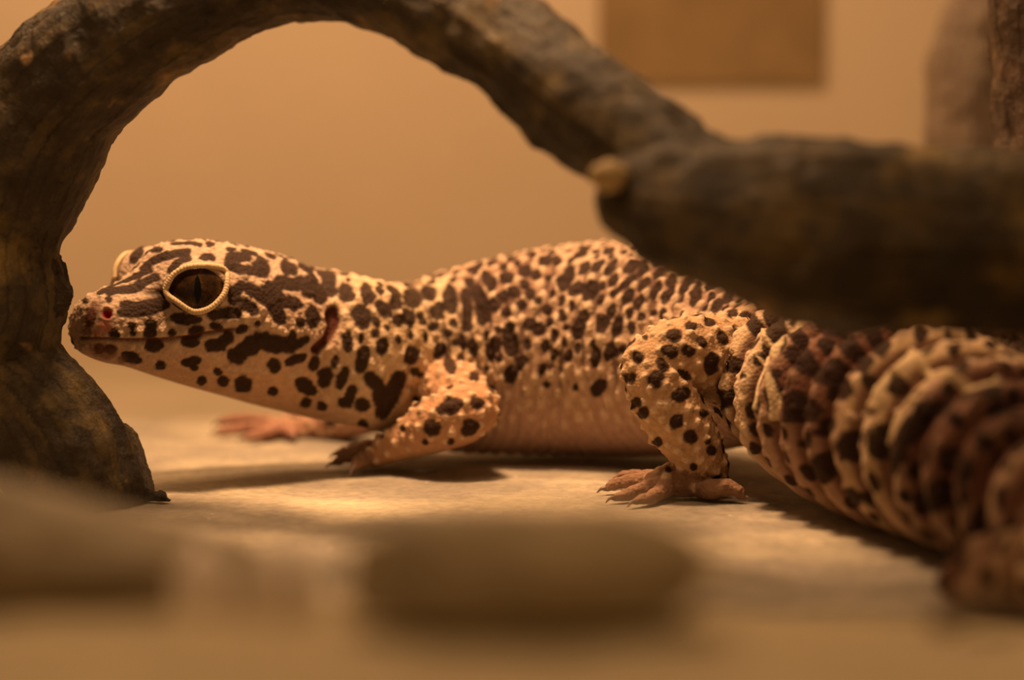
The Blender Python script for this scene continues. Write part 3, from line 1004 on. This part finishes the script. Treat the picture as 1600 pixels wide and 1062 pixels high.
M_SKIN = mat_skin()
gecko = bpy.data.objects.new('leopard_gecko', None)
base = P(900, 720, 4.1); base[2] = 0
gecko.location = base
gecko.empty_display_size = 0.1
COL.objects.link(gecko)
bpy.context.view_layer.update()
tag(gecko, 'spotted leopard gecko with dark-banded fat tail resting on the slate tile', 'gecko')
link('body', me, M_SKIN, gecko)

# eyes
M_IRIS = mat_iris()
M_PUPIL = mat_flat('pupil_black', (0.004, 0.004, 0.004), 0.16, 0.15)
M_LID = mat_flat('eyelid_skin', (0.66, 0.49, 0.29), 0.6, 0.2, 30, 0.12)
M_CLAW = mat_flat('claw_horn', (0.17, 0.11, 0.08), 0.4)
LID_PX = [(258, 453), (264, 440), (272, 428), (289, 418), (306, 415), (328, 415), (345, 418), (354, 425), (355, 436),
          (353, 452), (346, 465), (333, 478), (319, 485), (303, 487), (290, 481), (276, 471), (263, 462)]


def uv_sphere_patch(ec, n_, rad):
    bm = bmesh.new()
    bmesh.ops.create_uvsphere(bm, u_segments=48, v_segments=32, radius=rad)
    for v in bm.verts:
        v.co += Vector(ec)
    m = bpy.data.meshes.new('eye'); bm.to_mesh(m); bm.free(); smooth_shade(m)
    return m


lid_ab = []
ec0, n0 = EYES[0]
rt0, up0 = eye_frame(n0)
RL = EYE_R + 0.0035
for x, y in LID_PX:
    d = P(x, y, 1.0) - np.array([0, 0, H]); d /= np.linalg.norm(d)
    oc = np.array([0, 0, H]) - ec0
    b = oc @ d; c = oc @ oc - RL * RL
    disc = b * b - c
    tpar = -b - math.sqrt(max(disc, 0))
    p = np.array([0, 0, H]) + d * tpar - ec0
    lid_ab.append(((p @ rt0), (p @ up0), p @ n0))
for ei, (ec, n_) in enumerate(EYES):
    rt, up = eye_frame(n_)
    sgn = 1 if ei == 0 else -1
    eye = link('eye', uv_sphere_patch(ec, n_, EYE_R - 0.003), M_IRIS, gecko)
    if ei == 0: eye['label'] = 'dark brown eye with vertical slit pupil'
    # pupil: a thin upright lens lying on the eyeball
    K = 24
    vs_, fs_ = [], []
    look = n_
    ctr_a, ctr_b = (0.0, 0.0)
    if ei == 0:
        d = P(309, 452, 1.0) - np.array([0, 0, H]); d /= np.linalg.norm(d)
        oc = np.array([0, 0, H]) - ec; b = oc @ d; c = oc @ oc - EYE_R ** 2
        look = (np.array([0, 0, H]) + d * (-b - math.sqrt(max(b * b - c, 0))) - ec); look /= np.linalg.norm(look)
    rt2, up2 = eye_frame(look)
    for k in range(K + 1):
        t = -1 + 2 * k / K
        hw = 0.0052 * (1 - t * t) ** 0.8 + 0.0004
        for sx in (-1, -0.5, 0, 0.5, 1):
            q = look * EYE_R + rt2 * hw * sx + up2 * t * 0.026
            vs_.append(tuple(ec + q / np.linalg.norm(q) * (EYE_R - 0.0022)))
    for k in range(K):
        for j in range(4):
            a = k * 5 + j
            fs_.append((a, a + 1, a + 6, a + 5))
    pm = bpy.data.meshes.new('pupil'); pm.from_pydata(vs_, [], fs_); smooth_shade(pm)
    link('pupil', pm, M_PUPIL, eye)
    # beaded eyelid rim
    pts = [ec + rt * (a * sgn) + up * b + n_ * c for a, b, c in lid_ab]
    A = catmull(np.array(pts + pts[:1]), 14)[:-1]
    nA = len(A); SEG = 10
    vs_, fs_ = [], []
    for i in range(nA):
        T = A[(i + 1) % nA] - A[i - 1]; T /= np.linalg.norm(T)
        out = A[i] - ec; out /= np.linalg.norm(out)
        S = np.cross(T, out); S /= np.linalg.norm(S)
        rr = 0.0046 * (0.86 + 0.20 * abs(math.sin(i * math.pi / 4.0)))
        for k in range(SEG):
            a = 2 * math.pi * k / SEG
            vs_.append(tuple(A[i] + S * rr * 1.05 * math.cos(a) + out * rr * math.sin(a) * 0.95))
    for i in range(nA):
        for k in range(SEG):
            a = i * SEG + k; b = i * SEG + (k + 1) % SEG
            c = ((i + 1) % nA) * SEG + (k + 1) % SEG; d = ((i + 1) % nA) * SEG + k
            fs_.append((a, b, c, d))
    lm = bpy.data.meshes.new('eyelid'); lm.from_pydata(vs_, [], fs_); smooth_shade(lm)
    lid = link('eyelid', lm, M_LID, gecko)
    if ei == 0: lid['label'] = 'pale beaded eyelid rim'

# claws
for t in TOES:
    p1 = P(*t[-2][:3]); p2 = P(*t[-1][:3]); r = t[-1][3]
    p1[2] = max(p1[2], t[-2][3]); p2[2] = max(p2[2], r + 0.001)
    d = p2 - p1; d /= np.linalg.norm(d)
    A0 = p2 + d * r * 0.5
    tipp = p2 + d * (r + 0.011) + np.array([0, 0, -0.006]); tipp[2] = max(tipp[2], 0.002)
    mid = (A0 + tipp) / 2 + np.array([0, 0, 0.003])
    cs = catmull(np.array([A0, mid, tipp]), 4)
    rad = np.linspace(r * 0.55, 0.0008, len(cs))
    CL = Loft(); CL.tube(cs, rad, rad, rad, 0, seg=8, zup=False)
    cm = bpy.data.meshes.new('claw'); cm.from_pydata([tuple(p) for p in CL.v], [], CL.f); smooth_shade(cm)
    link('claw', cm, M_CLAW, gecko)


# ------------------------------------------------------------------ foreground: sand and stones close to the lens
gx = np.linspace(-1.2, 1.2, 120); gy = np.linspace(0.9, 2.737, 90)
GX, GY = np.meshgrid(gx, gy, indexing='ij')
Xf, Yf = GX.ravel(), GY.ravel()
zz = 0.125 * sstep(2.72, 2.05, Yf + 0.08 * pnoise(np.stack([Xf * 2, Yf * 2, Yf * 0], 1))) + FLOOR_Z * (Yf > 2.40) * 0
zz = zz + 0.06 * sstep(2.02, 1.72, Yf)
zz = zz - 0.03 * sstep(0.1, 0.7, Xf) + 0.006 * fbm(np.stack([Xf * 6, Yf * 6, Yf * 0 + 3], 1), 4)
zz = np.maximum(zz, -0.006)
nx, ny = len(gx), len(gy)
verts = [(a, b, c) for a, b, c in zip(Xf, Yf, zz)]
faces = [(i * ny + j, (i + 1) * ny + j, (i + 1) * ny + j + 1, i * ny + j + 1) for i in range(nx - 1) for j in range(ny - 1)]
me = bpy.data.meshes.new('sand'); me.from_pydata(verts, [], faces); smooth_shade(me)
sand = link('sand', me, mat_plain('sand_grains', (0.52, 0.43, 0.28), (0.68, 0.56, 0.37), 30, 0.9, 0.01, 220))
tag(sand, 'tan sand banked up in front of the slate tile', 'sand', kind='stuff')


def stone(name, c, rad, mat, label, cat, seed, rough=0.16, rotz=0.0, sub=4, group=None, tilt=0.0):
    bm = bmesh.new(); bmesh.ops.create_icosphere(bm, subdivisions=sub, radius=1)
    m = bpy.data.meshes.new(name); bm.to_mesh(m); bm.free()
    Vs, _ = mesh_arrays(m)
    k = 1 + rough * fbm(Vs * 1.3 + seed, 3)
    Vs = Vs * k[:, None]
    Vs = Vs * np.array(rad)
    Vs[:, 2] += np.maximum(Vs[:, 2], 0) / rad[2] * tilt * Vs[:, 0]
    Vs[:, 2] = np.maximum(Vs[:, 2], -0.35 * rad[2])      # flat underside
    cz, sz = math.cos(rotz), math.sin(rotz)
    Vs = np.stack([Vs[:, 0] * cz - Vs[:, 1] * sz, Vs[:, 0] * sz + Vs[:, 1] * cz, Vs[:, 2]], 1)
    set_verts(m, Vs); smooth_shade(m)
    o = link(name, m, mat)
    o.location = tuple(c)
    return tag(o, label, cat, group)


M_ST1 = mat_plain('stone_brown', (0.16, 0.12, 0.065), (0.25, 0.19, 0.105), 8, 0.6)
M_ST2 = mat_plain('stone_olive', (0.22, 0.17, 0.095), (0.34, 0.26, 0.145), 8, 0.65)
def sand_z(x, y):
    k = np.argmin((Xf - x) ** 2 + (Yf - y) ** 2)
    return float(zz[k])


c = P(35, 900, 2.15)
stone('flat_stone', (c[0], c[1], sand_z(c[0], c[1]) + 0.036), (0.235, 0.10, 0.074), M_ST1, 'large flat brown stone out of focus at lower left before the branch foot', 'stone', 2.0, rotz=-0.12, tilt=-0.16)
c = P(825, 930, 1.75)
stone('rounded_stone', (c[0], c[1], sand_z(c[0], c[1]) + 0.030), (0.135, 0.085, 0.060), M_ST2, 'rounded olive-brown stone out of focus at lower centre in front of the gecko', 'stone', 5.0)
M_GLINT = mat_plain('pale_glint', (0.72, 0.62, 0.54), (0.84, 0.76, 0.68), 20, 0.15, 0.001, 60, 1.0)  # pale colour stands in for two bright glints of light
c = P(318, 885, 1.99)
stone('glint_pebble', (c[0], c[1], sand_z(c[0], c[1]) + 0.026), (0.030, 0.026, 0.046), M_GLINT, 'stand-in for a light glint, a pale pebble beside the flat stone at lower left', 'glint_pebble', 8.0, sub=3, group='pale glint stand-ins between the stones')
c = P(438, 935, 1.94)
stone('glint_pebble', (c[0], c[1], sand_z(c[0], c[1]) + 0.028), (0.033, 0.028, 0.048), M_GLINT, 'stand-in for a light glint, a pale pebble midway between the flat and rounded stones', 'glint_pebble', 11.0, sub=3, group='pale glint stand-ins between the stones')

# shadow gap drawn as a curved twig in the lower right corner
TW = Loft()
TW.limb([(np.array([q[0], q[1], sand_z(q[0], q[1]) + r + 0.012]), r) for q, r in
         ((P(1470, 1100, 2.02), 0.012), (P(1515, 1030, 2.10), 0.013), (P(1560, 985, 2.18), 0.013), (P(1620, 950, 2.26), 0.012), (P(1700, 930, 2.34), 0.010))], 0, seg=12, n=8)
tm = bpy.data.meshes.new('shade_twig'); tm.from_pydata([tuple(p) for p in TW.v], [], TW.f); smooth_shade(tm)
tag(link('shade_twig', tm, mat_flat('shade_twig_brown', (0.09, 0.05, 0.02), 0.7)), 'stand-in for a shadow gap, a thin dark curved twig lying in the lower right corner', 'shade_twig')
print('done')
